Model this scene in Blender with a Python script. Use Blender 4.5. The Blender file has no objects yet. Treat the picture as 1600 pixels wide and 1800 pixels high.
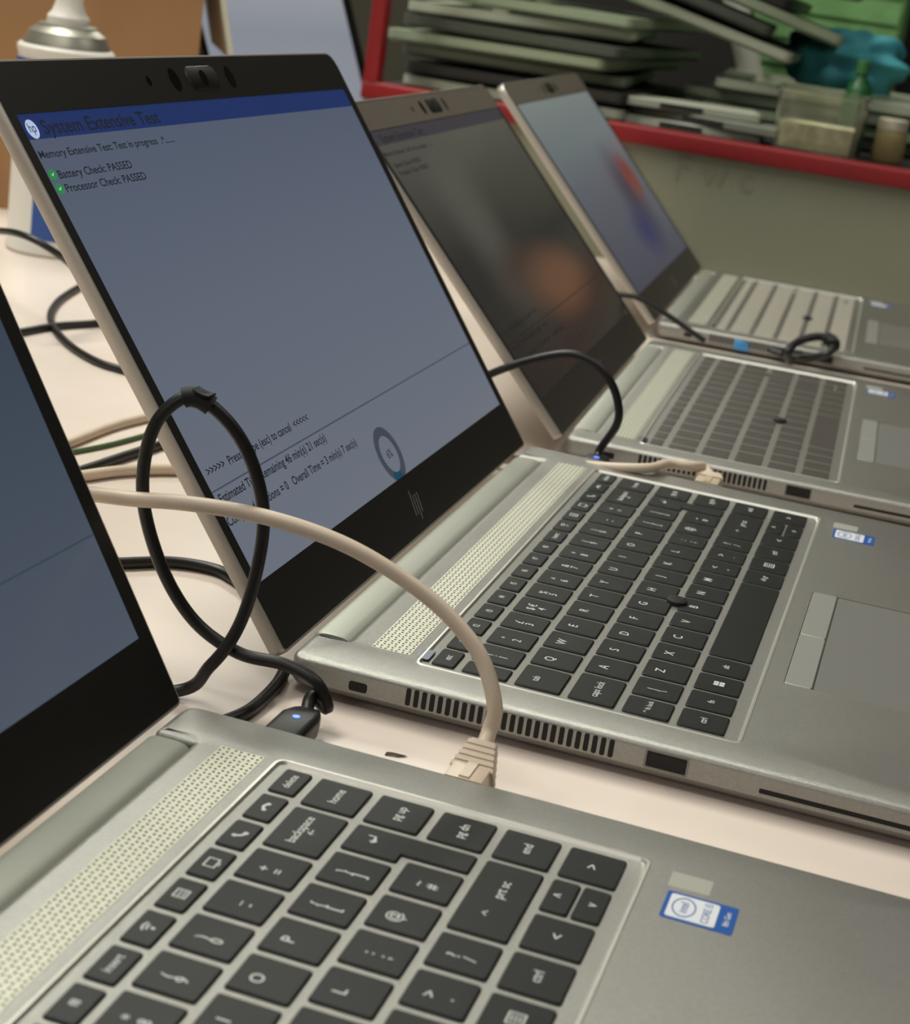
import bpy, bmesh, math, random
import numpy as np
from mathutils import Vector, Matrix
random.seed(4)
SC=bpy.context.scene; COL=SC.collection
SC.view_settings.view_transform='Standard'
# ------------------------------------------------------------------ camera and laptop poses (mm), measured once
def rod(r):
    a=np.linalg.norm(r); k=r/a; K=np.array([[0,-k[2],k[1]],[k[2],0,-k[0]],[-k[1],k[0],0]])
    return np.eye(3)+np.sin(a)*K+(1-np.cos(a))*K@K
_X=np.array([.326,-.285,.901]); _X/=np.linalg.norm(_X)
_Y=np.array([-.956,-.194,.219]); _Y-=_X*(_X@_Y); _Y/=np.linalg.norm(_Y)
R0=np.column_stack([_X,_Y,np.cross(_X,_Y)])
P=[3055.8715,-0.0325,-0.0474,0.0117,19.3033,64.2902,567.0187,81.2274,23.8593,0.6296,-381.8574,15.0457,-0.0097,0.5438,363.2152,-7.3751,0.0389,0.7456,0.9461,741.0454,12.8022,0.0429,0.7509,0.9369]
PX=18.65; PY=18.75; VB=-25.; VT=194.; Qc=-2.2
F=P[0]; R=rod(np.array(P[1:4]))@R0; T=np.array(P[4:7]); YH,DH,TAU2=P[7:10]
q1,q3,q4=P[10:14],P[14:19],P[19:24]
CAM=-R.T@T
def ray(px,py): return R.T@np.array([(px-800)/F,(py-900)/F,1.])
def at_x(px,py,X): v=ray(px,py); return CAM+v*((X-CAM[0])/v[0])
def at_z(px,py,Z=-11): v=ray(px,py); return CAM+v*((Z-CAM[2])/v[2])
def suv(px,py,q=(0,0,0,TAU2,1.)):
    """point of a laptop's screen seen at a pixel, in mm from the lower left corner of the display"""
    tx,ty,ph,ta,s=q; c,n=math.cos(ph),math.sin(ph); M=np.array([[c,-n,0],[n,c,0],[0,0,1.]])
    up=M@np.array([0,math.sin(ta),math.cos(ta)]); nr=M@np.array([0,-math.cos(ta),math.sin(ta)]); xx=M@np.array([1.,0,0])
    o=np.array([tx,ty,0])+M@np.array([0,YH*s,14*s-14.]); v=ray(px,py); k=((o-CAM)@nr)/(v@nr); d=(CAM+v*k-o)/s
    return np.array([d@xx-8.3,d@up-DH])
# ------------------------------------------------------------------ helpers
def lin(c): return tuple((x/255/12.92 if x/255<=.04045 else ((x/255+.055)/1.055)**2.4) for x in c)
MATS={}
def mat(name,rgb,rough=.5,metal=0,emit=None,es=1,nscale=None,namt=.12,bump=0,bscale=None,trans=0,spec=.5,grad=None,reflections=()):
    if name in MATS: return MATS[name]
    m=bpy.data.materials.new(name); m.use_nodes=True; nt=m.node_tree; b=nt.nodes['Principled BSDF']
    c=lin(rgb); b.inputs['Base Color'].default_value=(*c,1); b.inputs['Roughness'].default_value=rough
    b.inputs['Metallic'].default_value=metal; b.inputs['Specular IOR Level'].default_value=spec
    if trans: b.inputs['Transmission Weight'].default_value=trans
    if emit: b.inputs['Emission Color'].default_value=(*lin(emit),1); b.inputs['Emission Strength'].default_value=es
    tc=nt.nodes.new('ShaderNodeTexCoord')
    if grad:
        y0,y1,stops=grad; sx=nt.nodes.new('ShaderNodeSeparateXYZ'); nt.links.new(tc.outputs['Object'],sx.inputs[0])
        mr=nt.nodes.new('ShaderNodeMapRange'); mr.inputs['From Min'].default_value=y0; mr.inputs['From Max'].default_value=y1
        nt.links.new(sx.outputs['Y'],mr.inputs['Value']); r=nt.nodes.new('ShaderNodeValToRGB'); nt.links.new(mr.outputs[0],r.inputs['Fac'])
        el=r.color_ramp.elements; el[0].color=(*lin(stops[0]),1); el[1].color=(*lin(stops[-1]),1)
        for i,s in enumerate(stops[1:-1]): el.new((i+1)/(len(stops)-1)).color=(*lin(s),1)
        out=r.outputs['Color']
        for (cx,cy,rx,ry,col,soft) in reflections:      # soft patches of reflection painted into the screen's glow
            su=nt.nodes.new('ShaderNodeVectorMath'); su.operation='SUBTRACT'; su.inputs[1].default_value=(cx,cy,.6); nt.links.new(tc.outputs['Object'],su.inputs[0])
            mu=nt.nodes.new('ShaderNodeVectorMath'); mu.operation='MULTIPLY'; mu.inputs[1].default_value=(1/rx,1/ry,0); nt.links.new(su.outputs[0],mu.inputs[0])
            le=nt.nodes.new('ShaderNodeVectorMath'); le.operation='LENGTH'; nt.links.new(mu.outputs[0],le.inputs[0])
            mp=nt.nodes.new('ShaderNodeMapRange'); mp.interpolation_type='SMOOTHSTEP'; mp.inputs['From Min'].default_value=1.; mp.inputs['From Max'].default_value=1-soft
            nt.links.new(le.outputs['Value'],mp.inputs['Value'])
            mx=nt.nodes.new('ShaderNodeMixRGB'); mx.inputs['Color2'].default_value=(*lin(col),1); nt.links.new(mp.outputs[0],mx.inputs['Fac']); nt.links.new(out,mx.inputs['Color1']); out=mx.outputs['Color']
        nt.links.new(out,b.inputs['Emission Color']); b.inputs['Emission Strength'].default_value=es
    if nscale:
        n=nt.nodes.new('ShaderNodeTexNoise'); n.inputs['Scale'].default_value=nscale; n.inputs['Detail'].default_value=4
        nt.links.new(tc.outputs['Object'],n.inputs['Vector'])
        r=nt.nodes.new('ShaderNodeValToRGB')
        r.color_ramp.elements[0].position=.3; r.color_ramp.elements[1].position=.7
        r.color_ramp.elements[0].color=(*[x*(1-namt) for x in c],1); r.color_ramp.elements[1].color=(*[min(1,x*(1+namt)) for x in c],1)
        nt.links.new(n.outputs['Fac'],r.inputs['Fac']); nt.links.new(r.outputs['Color'],b.inputs['Base Color'])
    if bump:
        n=nt.nodes.new('ShaderNodeTexNoise'); n.inputs['Scale'].default_value=bscale or 100; n.inputs['Detail'].default_value=3
        nt.links.new(tc.outputs['Object'],n.inputs['Vector'])
        u=nt.nodes.new('ShaderNodeBump'); u.inputs['Strength'].default_value=bump; u.inputs['Distance'].default_value=.02
        nt.links.new(n.outputs['Fac'],u.inputs['Height']); nt.links.new(u.outputs['Normal'],b.inputs['Normal'])
    MATS[name]=m; return m
def mesh_of(bm,name,mats,ang=35,recalc=True):
    if recalc: bmesh.ops.recalc_face_normals(bm,faces=bm.faces)
    me=bpy.data.meshes.new(name); bm.to_mesh(me); bm.free()
    for m in (mats if isinstance(mats,(list,tuple)) else [mats]): me.materials.append(m)
    me.shade_smooth(); me.set_sharp_from_angle(angle=math.radians(ang)); return me
def link(name,me,parent=None,loc=(0,0,0),rot=(0,0,0)):
    o=bpy.data.objects.new(name,me); COL.objects.link(o); o.location=loc; o.rotation_euler=rot
    if parent: o.parent=parent
    return o
def tag(o,label,cat,group=None):
    o['label']=label; o['category']=cat
    if group: o['group']=group
    return o
def empty(name,loc,label,cat,rotz=0,group=None,scale=1):
    o=bpy.data.objects.new(name,None); COL.objects.link(o); o.location=loc; o.rotation_euler=(0,0,rotz); o.scale=(scale,)*3
    o.empty_display_size=.02
    return tag(o,label,cat,group)
def poly_round(c,n=5):
    out=[]; N=len(c)
    for i in range(N):
        x,y,r=c[i]; p=Vector((x,y)); a=Vector(c[i-1][:2]); b=Vector(c[(i+1)%N][:2])
        if r<=0: out.append((x,y)); continue
        s=p+(a-p).normalized()*r; e=p+(b-p).normalized()*r
        for k in range(n+1):
            t=k/n; q=s*(1-t)**2+p*2*t*(1-t)+e*t*t; out.append((q.x,q.y))
    return out
def rrect(x0,y0,x1,y1,r,n=4): return poly_round([(x0,y0,r),(x1,y0,r),(x1,y1,r),(x0,y1,r)],n)
def inset(Pp,d):
    if d==0: return list(Pp)
    out=[]; N=len(Pp)
    for i in range(N):
        a=Vector(Pp[i-1]); b=Vector(Pp[i]); c=Vector(Pp[(i+1)%N])
        u=(b-a).normalized(); v=(c-b).normalized()
        n1=Vector((-u.y,u.x)); n2=Vector((-v.y,v.x)); m=n1+n2
        if m.length<1e-6: m=n1
        m.normalize(); k=max(.4,m.dot(n1)); q=b+m*(d/k); out.append((q.x,q.y))
    return out
def ring(bm,pts,z): return [bm.verts.new((x,y,z)) for x,y in pts]
def wall(bm,a,b,mi=0):
    N=len(a)
    for i in range(N):
        f=bm.faces.new((a[i],a[(i+1)%N],b[(i+1)%N],b[i])); f.material_index=mi
def edges_of(bm,l):
    return [bm.edges.get((l[i],l[(i+1)%len(l)])) or bm.edges.new((l[i],l[(i+1)%len(l)])) for i in range(len(l))]
def fill(bm,loops,nz=1):
    es=[]
    for l in loops: es+=edges_of(bm,l)
    bmesh.ops.triangle_fill(bm,use_beauty=True,use_dissolve=False,edges=es,normal=(0,0,nz))
def loft(bm,levels,cap0=True,cap1=True,mi=0):
    rs=[ring(bm,p,z) for p,z in levels]
    for a,b in zip(rs,rs[1:]): wall(bm,a,b,mi)
    if cap0: bm.faces.new(list(reversed(rs[0]))).material_index=mi
    if cap1: bm.faces.new(rs[-1]).material_index=mi
    return rs
def plate(bm,outer,holes,z0,z1):
    t=[ring(bm,l,z1) for l in [outer]+holes]; b=[ring(bm,l,z0) for l in [outer]+holes]
    for p,q in zip(t,b): wall(bm,p,q)
    fill(bm,t); fill(bm,b,-1)
def box(bm,x0,y0,z0,x1,y1,z1,mi=0):
    v=[bm.verts.new(p) for p in ((x0,y0,z0),(x1,y0,z0),(x1,y1,z0),(x0,y1,z0),(x0,y0,z1),(x1,y0,z1),(x1,y1,z1),(x0,y1,z1))]
    for f in ((0,3,2,1),(4,5,6,7),(0,1,5,4),(1,2,6,5),(2,3,7,6),(3,0,4,7)): bm.faces.new([v[i] for i in f]).material_index=mi
    return v
def lathe(bm,prof,n=32,c=(0,0),mi=0):
    rs=[[bm.verts.new((c[0]+r*math.cos(2*math.pi*k/n),c[1]+r*math.sin(2*math.pi*k/n),z)) for k in range(n)] for r,z in prof]
    for a,b in zip(rs,rs[1:]): wall(bm,a,b,mi)
    bm.faces.new(list(reversed(rs[0]))).material_index=mi; bm.faces.new(rs[-1]).material_index=mi
def disc(bm,x,y,rx,ry,z,n=24,mi=0):
    bm.faces.new([bm.verts.new((x+rx*math.cos(2*math.pi*k/n),y+ry*math.sin(2*math.pi*k/n),z)) for k in range(n)]).material_index=mi
def sector(bm,cx,cy,ri,ro,a0,a1,z,n=16):
    A=[math.radians(a0+(a1-a0)*k/n) for k in range(n+1)]
    i_=[bm.verts.new((cx+ri*math.cos(a),cy+ri*math.sin(a),z)) for a in A]; o_=[bm.verts.new((cx+ro*math.cos(a),cy+ro*math.sin(a),z)) for a in A]
    for k in range(n): bm.faces.new((i_[k],o_[k],o_[k+1],i_[k+1]))
def cat_rom(pts,k=10):
    p=[Vector(q) for q in pts]; p=[p[0]*2-p[1]]+p+[p[-1]*2-p[-2]]; out=[]
    for i in range(1,len(p)-2):
        a,b,c,d=p[i-1:i+3]
        for j in range(k):
            t=j/k
            out.append(.5*((2*b)+(c-a)*t+(2*a-5*b+4*c-d)*t*t+(3*b-a-3*c+d)*t**3))
    out.append(p[-2]); return out
def tube_bm(bm,path,r,n=12,mi=0):
    nrm=None; rs=[]
    for i,pnt in enumerate(path):
        a=path[max(0,i-1)]; b=path[min(len(path)-1,i+1)]; t=(b-a).normalized()
        nrm=t.orthogonal().normalized() if nrm is None else (nrm-t*nrm.dot(t)).normalized()
        bi=t.cross(nrm); rad=r
        rs.append([bm.verts.new(pnt+(nrm*math.cos(2*math.pi*k/n)+bi*math.sin(2*math.pi*k/n))*rad) for k in range(n)])
    for a,b in zip(rs,rs[1:]): wall(bm,a,b,mi)
    bm.faces.new(list(reversed(rs[0]))).material_index=mi; bm.faces.new(rs[-1]).material_index=mi
mm=lambda p:Vector((p[0]*.001,p[1]*.001,p[2]*.001))
TXT={}
def text_data(body,size,al='CENTER',bold=.004):
    key=(body,size,al,bold)
    if key in TXT: return TXT[key]
    cu=bpy.data.curves.new('text',type='FONT'); cu.body=body; cu.size=size; cu.align_x=al; cu.align_y='CENTER' if al=='CENTER' else 'BOTTOM_BASELINE'
    cu.space_line=.85; cu.resolution_u=3; cu.offset=bold*size
    ob=bpy.data.objects.new('text',cu); COL.objects.link(ob)
    dg=bpy.context.evaluated_depsgraph_get(); dg.update()
    me=bpy.data.meshes.new_from_object(ob.evaluated_get(dg))
    v=[tuple(x.co) for x in me.vertices]; f=[tuple(q.vertices) for q in me.polygons]
    bpy.data.objects.remove(ob); bpy.data.curves.remove(cu); bpy.data.meshes.remove(me)
    TXT[key]=(v,f); return TXT[key]
def text_mesh(body,size,m,off=(0,0,0),al='CENTER',width=None,sqz=.76):
    v,f=text_data(body,size,al,.014 if width else .006); s=1; x0=0; sy=1
    if width and v:
        x0=min(x[0] for x in v); s=width/(max(x[0] for x in v)-x0); sy=s*sqz
    me=bpy.data.meshes.new('text'); me.from_pydata([((x[0]-x0)*s+off[0],x[1]*sy+off[1],off[2]) for x in v],[],f); me.materials.append(m); return me
# ------------------------------------------------------------------ materials
M_al=mat('silver_aluminium',(163,162,156),.37,.82,nscale=.9,namt=.06,bump=.22,bscale=4)
M_al2=mat('silver_pad',(134,133,129),.55,.55)
M_hinge=mat('hinge_silver',(165,167,156),.55,.5)
M_key=mat('key_black',(15,17,16),.42,0,bump=.15,bscale=5,spec=.34)
M_keyg=mat('key_grey_sheen',(74,70,66),.4,0,bump=.15,bscale=5)  # black keys greyed: grazing sheen painted into their colour
M_keyp=mat('key_pale_sheen',(170,164,153),.4,0,bump=.15,bscale=5)  # stronger sheen painted in for the farthest keyboard
M_leg=mat('legend_white',(188,190,186),.6,emit=(188,190,186),es=.18)
M_bez=mat('bezel_black',(16,15,15),.42)
M_bezg=mat('bezel_reflected_grey',(44,41,40),.4)  # black bezel lightened for light reflected off the rear lids
M_dark=mat('port_dark',(10,10,10),.7)
M_gr=mat('grille_light',(207,206,188),.45,.3)
M_rim=mat('rim_silver',(218,217,208),.32,.7)
M_rub=mat('rubber',(18,18,18),.7)
M_cab=mat('cable_black',(20,19,19),.42)
M_bei=mat('cable_beige',(212,194,174),.45,nscale=60,namt=.05)
M_blue=mat('led_blue',(60,90,255),.4,emit=(70,110,255),es=3)
M_white=mat('white_plastic',(225,222,214),.5)
M_stB=mat('sticker_blue',(40,90,165),.35); M_stW=mat('sticker_white',(225,228,232),.35)
def screen(name,stops,spec=.4,rough=.2,reflections=()): return mat(name,(8,8,9),rough,es=1.,spec=spec,grad=(DH,DH+174,stops),reflections=reflections)
def flat(name,rgb): return mat(name,(6,6,6),.4,emit=rgb,es=1.,spec=.2)
# ------------------------------------------------------------------ laptop meshes (mm, local origin at centre of base on the table)
OX,OY,OZ=163,-38,-14
def sh(pts): return [(x-OX,y-OY) for x,y in pts]
ZD=14.
outl=sh(poly_round([(0,-155,9),(326,-155,9),(326,79,6),(303,79,2),(303,66,1.5),(23,66,1.5),(23,79,2),(0,79,6)],5))
def chassis():
    bm=bmesh.new()
    lv=[(4,1.6),(1.5,3.2),(0,5.2),(0,11.4),(.25,12.5),(1.3,13.5),(3,14.)]
    rs=[ring(bm,inset(outl,d),z) for d,z in lv]
    for a,b in zip(rs,rs[1:]): wall(bm,a,b)
    fill(bm,[rs[0]],-1)
    holes=[rrect(17.5-OX,-72-OY,305.5-OX,39.5-OY,3),rrect(80-OX,-148-OY,191-OX,-79.5-OY,1.5)]
    tops=[ring(bm,h,14.) for h in holes]
    fill(bm,[rs[-1]]+tops)
    for t,h,z,iin in zip(tops,holes,(13.2,13.),(.5,0.)):
        lo=ring(bm,inset(h,iin),z); wall(bm,t,lo); bm.faces.new(lo)
    return mesh_of(bm,'chassis',M_al)
def well_rim():
    bm=bmesh.new(); h=rrect(17.6-OX,-71.9-OY,305.4-OX,39.4-OY,3)
    a=ring(bm,inset(h,-.9),14.01); b=ring(bm,inset(h,-.6),14.22); c=ring(bm,inset(h,.1),14.18); d=ring(bm,inset(h,.75),13.2)
    wall(bm,a,b); wall(bm,b,c); wall(bm,c,d); return mesh_of(bm,'keyboard_frame',M_rim,recalc=True)
def foot():
    bm=bmesh.new(); loft(bm,[(rrect(-18,-4,18,4,2),0),(rrect(-19,-5,19,5,2),1.7)]); return mesh_of(bm,'rubber_foot',M_rub)
def key_mesh(Pp,m):
    bm=bmesh.new(); loft(bm,[(Pp,-.9),(Pp,-.05),(inset(Pp,.4),.35)],cap0=True); return mesh_of(bm,'key',m,25)
KEYS=[]   # x0,y0,x1,y1,legend,size,mode
rowy=lambda r:(Qc+PY*(1.5-r)-PY,Qc+PY*(1.5-r))   # r=0 number row
fr=["esc","f1","f2","f3","f4","f5","f6","f7","f8","insert","WIFI","CAL","SCREEN","CALL","HANG","delete"]
w=283/16
for i,s in enumerate(fr): KEYS.append((20+i*w,rowy(0)[1],20+(i+1)*w,36.8,s,3.4,'c'))
def row(r,items):
    y0,y1=rowy(r)
    for x0,x1,s,size,md in items: KEYS.append((x0,y0,x1,y1,s,size,md))
num=["!\n1",'"\n2',"£\n3","$ €\n4","%\n5","^\n6","&\n7","*\n8","(\n9",")\n0","_\n-","+\n="]
row(0,[(20,32.6,"¬\n`",3.6,'c')]+[(32.6+i*PX,32.6+(i+1)*PX,s,4.6,'l') for i,s in enumerate(num)]+[(256.4,283,"backspace\n←",3.9,'c'),(283,303,"home",3.9,'c')])
row(1,[(20,41.9,"tab",3.6,'l')]+[(41.9+i*PX,41.9+(i+1)*PX,s,5,'l') for i,s in enumerate(list("QWERTYUIOP")+["{\n[","}\n]"])]+[(283,303,"pg up",3.9,'c')])
row(2,[(20,46.5,"caps lock",3.8,'c')]+[(46.5+i*PX,46.5+(i+1)*PX,s,5,'l') for i,s in enumerate(list("ASDFGHJKL")+[":\n;","@\n'"])]+[(251.7,270.3,"~\n#",4.4,'l'),(283,303,"pg dn",3.9,'c')])
row(3,[(20,37.2,"↑ fn lock",2.8,'c'),(37.2,55.9,"|\n\\",4.4,'l')]+[(55.9+i*PX,55.9+(i+1)*PX,s,5,'l') for i,s in enumerate(list("ZXCVBNM")+["<\n,",">\n.","?\n/"])]+[(242.4,283,"↑      prt sc",4.1,'c'),(283,303,"end",3.9,'c')])
row(4,[(20,37.7,"ctrl",3.5,'c'),(37.7,55.5,"fn",3.5,'c'),(55.5,73.2,"WIN",3,'c'),(73.2,91,"alt",3.5,'c'),(91,184,"",3,'c'),(184,203.5,"alt gr",3.3,'c'),(203.5,223,"MENU",3.2,'c'),(223,243,"ctrl",3.9,'c'),(243,263,"<",5,'c'),(283,303,">",5,'c')])
y0,y1=rowy(4); ym=(y0+y1)/2
KEYS+=[(263,ym-.9,283,y1,"^",5,'c'),(263,y0,283,ym+.9,"v",4.5,'c')]
KM={}; LM={}
def legend_mesh(s,size,md):
    if s=="": return None
    Z=.38
    if s in ("WIN","MENU","CALL","HANG","SCREEN","CAL","WIFI"):
        bm=bmesh.new()
        def q(a,b,c,d): bm.faces.new([bm.verts.new(p) for p in ((a,b,Z),(c,b,Z),(c,d,Z),(a,d,Z))])
        def frame(x,y,t): q(-x,-y,x,-y+t); q(-x,y-t,x,y); q(-x,-y+t,-x+t,y-t); q(x-t,-y+t,x,y-t)
        if s=="WIN":
            for a in (-1.9,.15):
                for b in (-1.9,.15): q(a,b,a+1.75,b+1.75)
        if s=="MENU":
            frame(2.6,2.2,.45)
            for yy in (-1,0,1): q(-1.5,yy-.2,1.5,yy+.2)
        if s=="CALL":
            sector(bm,1.2,1.2,2.1,3.0,180,270,Z); sector(bm,-1.4,1.,0,.75,0,360,Z); sector(bm,1.,-1.4,0,.75,0,360,Z)
        if s=="HANG":
            sector(bm,0,-1.4,1.6,2.5,35,145,Z); sector(bm,-1.8,-.1,0,.7,0,360,Z); sector(bm,1.8,-.1,0,.7,0,360,Z)
        if s=="SCREEN":
            frame(2.4,1.7,.4); q(-.9,-2.3,.9,-2.)
        if s=="CAL":
            frame(2.1,1.8,.4)
            for xx in (-1,0,1):
                for yy in (-.7,.4): q(xx-.3,yy-.3,xx+.3,yy+.3)
        if s=="WIFI":
            sector(bm,0,-1.3,2.6,3.1,50,130,Z); sector(bm,0,-1.3,1.5,2.,50,130,Z); sector(bm,0,-1.1,0,.55,0,360,Z)
        return mesh_of(bm,'legend',M_leg,recalc=False)
    off=(-1.5 if md=='l' else 0,(2.2 if ("\n" not in s) else 0) if md=='l' else 0,Z)
    return text_mesh(s,size,M_leg,off)
def keyset(root,legends,km):
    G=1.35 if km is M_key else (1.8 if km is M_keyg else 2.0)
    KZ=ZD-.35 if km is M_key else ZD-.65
    for i,(x0,y0,x1,y1,s,size,md) in enumerate(KEYS):
        cx,cy=(x0+x1)/2,(y0+y1)/2; w_,h_=x1-x0-2*G,y1-y0-2*G
        kk=(km.name,round(w_,1),round(h_,1))
        if kk not in KM: KM[kk]=key_mesh(rrect(-w_/2,-h_/2,w_/2,h_/2,1.0,3),km)
        o=link('key',KM[kk],root,(cx-OX,cy-OY,KZ))
        if legends and s:
            if i not in LM: LM[i]=legend_mesh(s,size,md)
            link('legend',LM[i],o)
    kk=(km.name,'enter')
    if kk not in KM:
        q0,q1_=rowy(1); a0,a1=rowy(2)
        KM[kk]=key_mesh(poly_round([(270.3+G,a0+G,1),(283-G,a0+G,1),(283-G,q1_-G,1),(265.7+G,q1_-G,1),(265.7+G,q0+G,1),(270.3+G,q0+G,.3)],3),km)
        LM['enter']=text_mesh("↵",5,M_leg,(275,Qc+1,.38))
    o=link('key',KM[kk],root,(-OX,-OY,KZ))
    if legends: link('legend',LM['enter'],o)
SH={}
def shared(name,fn):
    if name not in SH: SH[name]=fn()
    return SH[name]
def grille():
    bm=bmesh.new(); box(bm,22-OX,43.5-OY,13.9,304-OX,57.5-OY,14.12)
    nx=144; dx=282/nx; ny=7
    for j in range(ny):
        for i in range(nx):
            x=22+dx*(i+.5)-OX; y=43.5+14*(j+.5)/ny-OY; s=.68; g=1 if (i+j)%2 else -1
            bm.faces.new([bm.verts.new(q) for q in ((x-s,y-g*s*.75,14.16),(x+s,y-g*s*.75,14.16),(x,y+g*s*.75,14.16))]).material_index=1
    return mesh_of(bm,'grille',[M_gr,mat('grille_hole',(62,63,51),.8)],recalc=False)
def vent():
    bm=bmesh.new()
    for i in range(26):
        y=36-i*2.78-OY; loft(bm,[(rrect(y-.85,5.8,y+.85,12.0,.6,2),-OX-.1),(rrect(y-.85,5.8,y+.85,12.0,.6,2),-OX+1)])
    for v in bm.verts: v.co=Vector((v.co.z,v.co.x,v.co.y))
    return mesh_of(bm,'vent',M_dark)
def sideport(y0,y1,z0,z1,r,m,name,tongue=False):
    def f():
        bm=bmesh.new(); a,b=min(y0,y1)-OY,max(y0,y1)-OY
        if tongue:
            plate(bm,rrect(a,z0,b,z1,r,3),[rrect(a+.7,z0+.7,b-.7,z1-.7,.3,2)],-OX-.15,-OX+1)
            loft(bm,[(rrect(a+.7,z0+.7,b-.7,z1-.7,.3,2),-OX-.02),(rrect(a+.7,z0+.7,b-.7,z1-.7,.3,2),-OX+1)],mi=1)
            loft(bm,[(rrect(a+1.6,z0+2.9,b-1.6,z1-1.4,.2,2),-OX-.08),(rrect(a+1.6,z0+2.9,b-1.6,z1-1.4,.2,2),-OX+1)],mi=2)
        else:
            loft(bm,[(rrect(a,z0,b,z1,r,3),-OX-.1),(rrect(a,z0,b,z1,r,3),-OX+1)])
        for v in bm.verts: v.co=Vector((v.co.z,v.co.x,v.co.y))
        return mesh_of(bm,name,[M_al2,M_dark,M_rub] if tongue else m)
    return shared(name,f)
def slab(name,x0,y0,x1,y1,z0,z1,r,m,ins=.3,ang=20):
    def f():
        bm=bmesh.new(); o=sh(rrect(x0,y0,x1,y1,r,3)); loft(bm,[(o,z0),(o,z1-min(max(.2,ins),(z1-z0)/2)),(inset(o,ins),z1)]); return mesh_of(bm,name,m,ang)
    return shared(name,f)
def hinge_bar():
    bm=bmesh.new(); n=28
    rs=[]
    for x,k_ in ((25,.9),(26,1.),(300,1.),(301,.9)):
        row_=[]
        for k in range(n):
            t=2*math.pi*k/n; c_,s_=math.cos(t),math.sin(t); e=.55
            row_.append(bm.verts.new((x-OX,72.6-OY+7.4*k_*math.copysign(abs(c_)**e,c_),8.2+5.7*k_*math.copysign(abs(s_)**e,s_))))
        rs.append(row_)
    for a,b in zip(rs,rs[1:]): wall(bm,a,b)
    bm.faces.new(rs[0]); bm.faces.new(rs[-1]); return mesh_of(bm,'hinge_bar',M_hinge,50)
def pointing():
    bm=bmesh.new(); lathe(bm,[(4.1,-1),(4.2,.7),(4.1,1.1),(3.5,1.6),(2.3,1.85),(1,1.95)],24)
    for i in range(-3,4):
        for j in range(-3,4):
            rr=i*i+j*j
            if rr<13: lathe(bm,[(.34,1.3-rr*.03),(.24,2.15-rr*.06)],6,(i*.95,j*.95),1)
    return mesh_of(bm,'pointing_stick',[M_rub,mat('rubber_dots',(52,50,46),.6)])
LIDO=poly_round([(-163,DH+VB,3),(163,DH+VB,3),(163,DH+VT,10),(-163,DH+VT,10)],6)
XL=-157.
ACT=[(XL,DH),(154.9,DH),(154.9,DH+174),(XL,DH+174)]
def lid_shell():
    bm=bmesh.new(); loft(bm,[(inset(LIDO,2),-5.6),(inset(LIDO,.4),-5.),(LIDO,-4),(LIDO,0),(inset(LIDO,.3),.5)]); return mesh_of(bm,'lid',mat('lid_silver',(194,188,179),.4,.55))
def bezel(m):
    def f():
        bm=bmesh.new(); plate(bm,inset(LIDO,1.1),[ACT],.3,.75); return mesh_of(bm,'bezel',m)
    return shared('bezel'+m.name,f)
def bezel_top_sheen():
    bm=bmesh.new(); o=poly_round([(-161,DH+174.6,.5),(161,DH+174.6,.5),(161,DH+192.3,9),(-161,DH+192.3,9)],5); loft(bm,[(o,.7),(o,.79)]); return mesh_of(bm,'bezel_top_sheen',mat('bezel_sheen_grey',(108,99,91),.4))  # strip added to paint reflected light along the top bezel
def quad(x0,y0,x1,y1,z,m,name='q'):
    bm=bmesh.new(); bm.faces.new([bm.verts.new(q) for q in ((x0,y0,z),(x1,y0,z),(x1,y1,z),(x0,y1,z))]); return mesh_of(bm,name,m,recalc=False)
def shutter():
    bm=bmesh.new(); loft(bm,[(rrect(-15,DH+178.5,15,DH+189,5,5),.7),(rrect(-14.6,DH+178.9,14.6,DH+188.6,4.8,5),1.0)])
    return mesh_of(bm,'camera_shutter',mat('shutter_black',(22,21,21),.4))
def lens(x,rx,ry,name):
    def f():
        bm=bmesh.new(); disc(bm,x,DH+183.5,rx,ry,.84 if abs(x)>1 else 1.05); return mesh_of(bm,name,mat('lens_black',(3,3,4),.12),recalc=False)
    return shared(name+str(x),f)
def bezel_logo():
    bm=bmesh.new(); cx,cy=suv(733,885)-np.array([154.7,-DH]); s=6.6; k=.36
    def bar(x,y0,y1,wd=.1):
        bm.faces.new([bm.verts.new((cx+s*(xx+k*yy),cy+s*yy,.82)) for xx,yy in ((x,y0),(x+wd,y0),(x+wd,y1),(x,y1))])
    bar(-.8,-.62,1.0); bar(-.38,-.62,.62); bar(.04,-1.0,.62); bar(.46,-.62,.62)
    return mesh_of(bm,'logo',mat('logo_silver',(175,173,170),.35,.5),recalc=False)
def L_(px,py): u=suv(px,py); return (u[0]-154.7,u[1]+DH)
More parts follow.
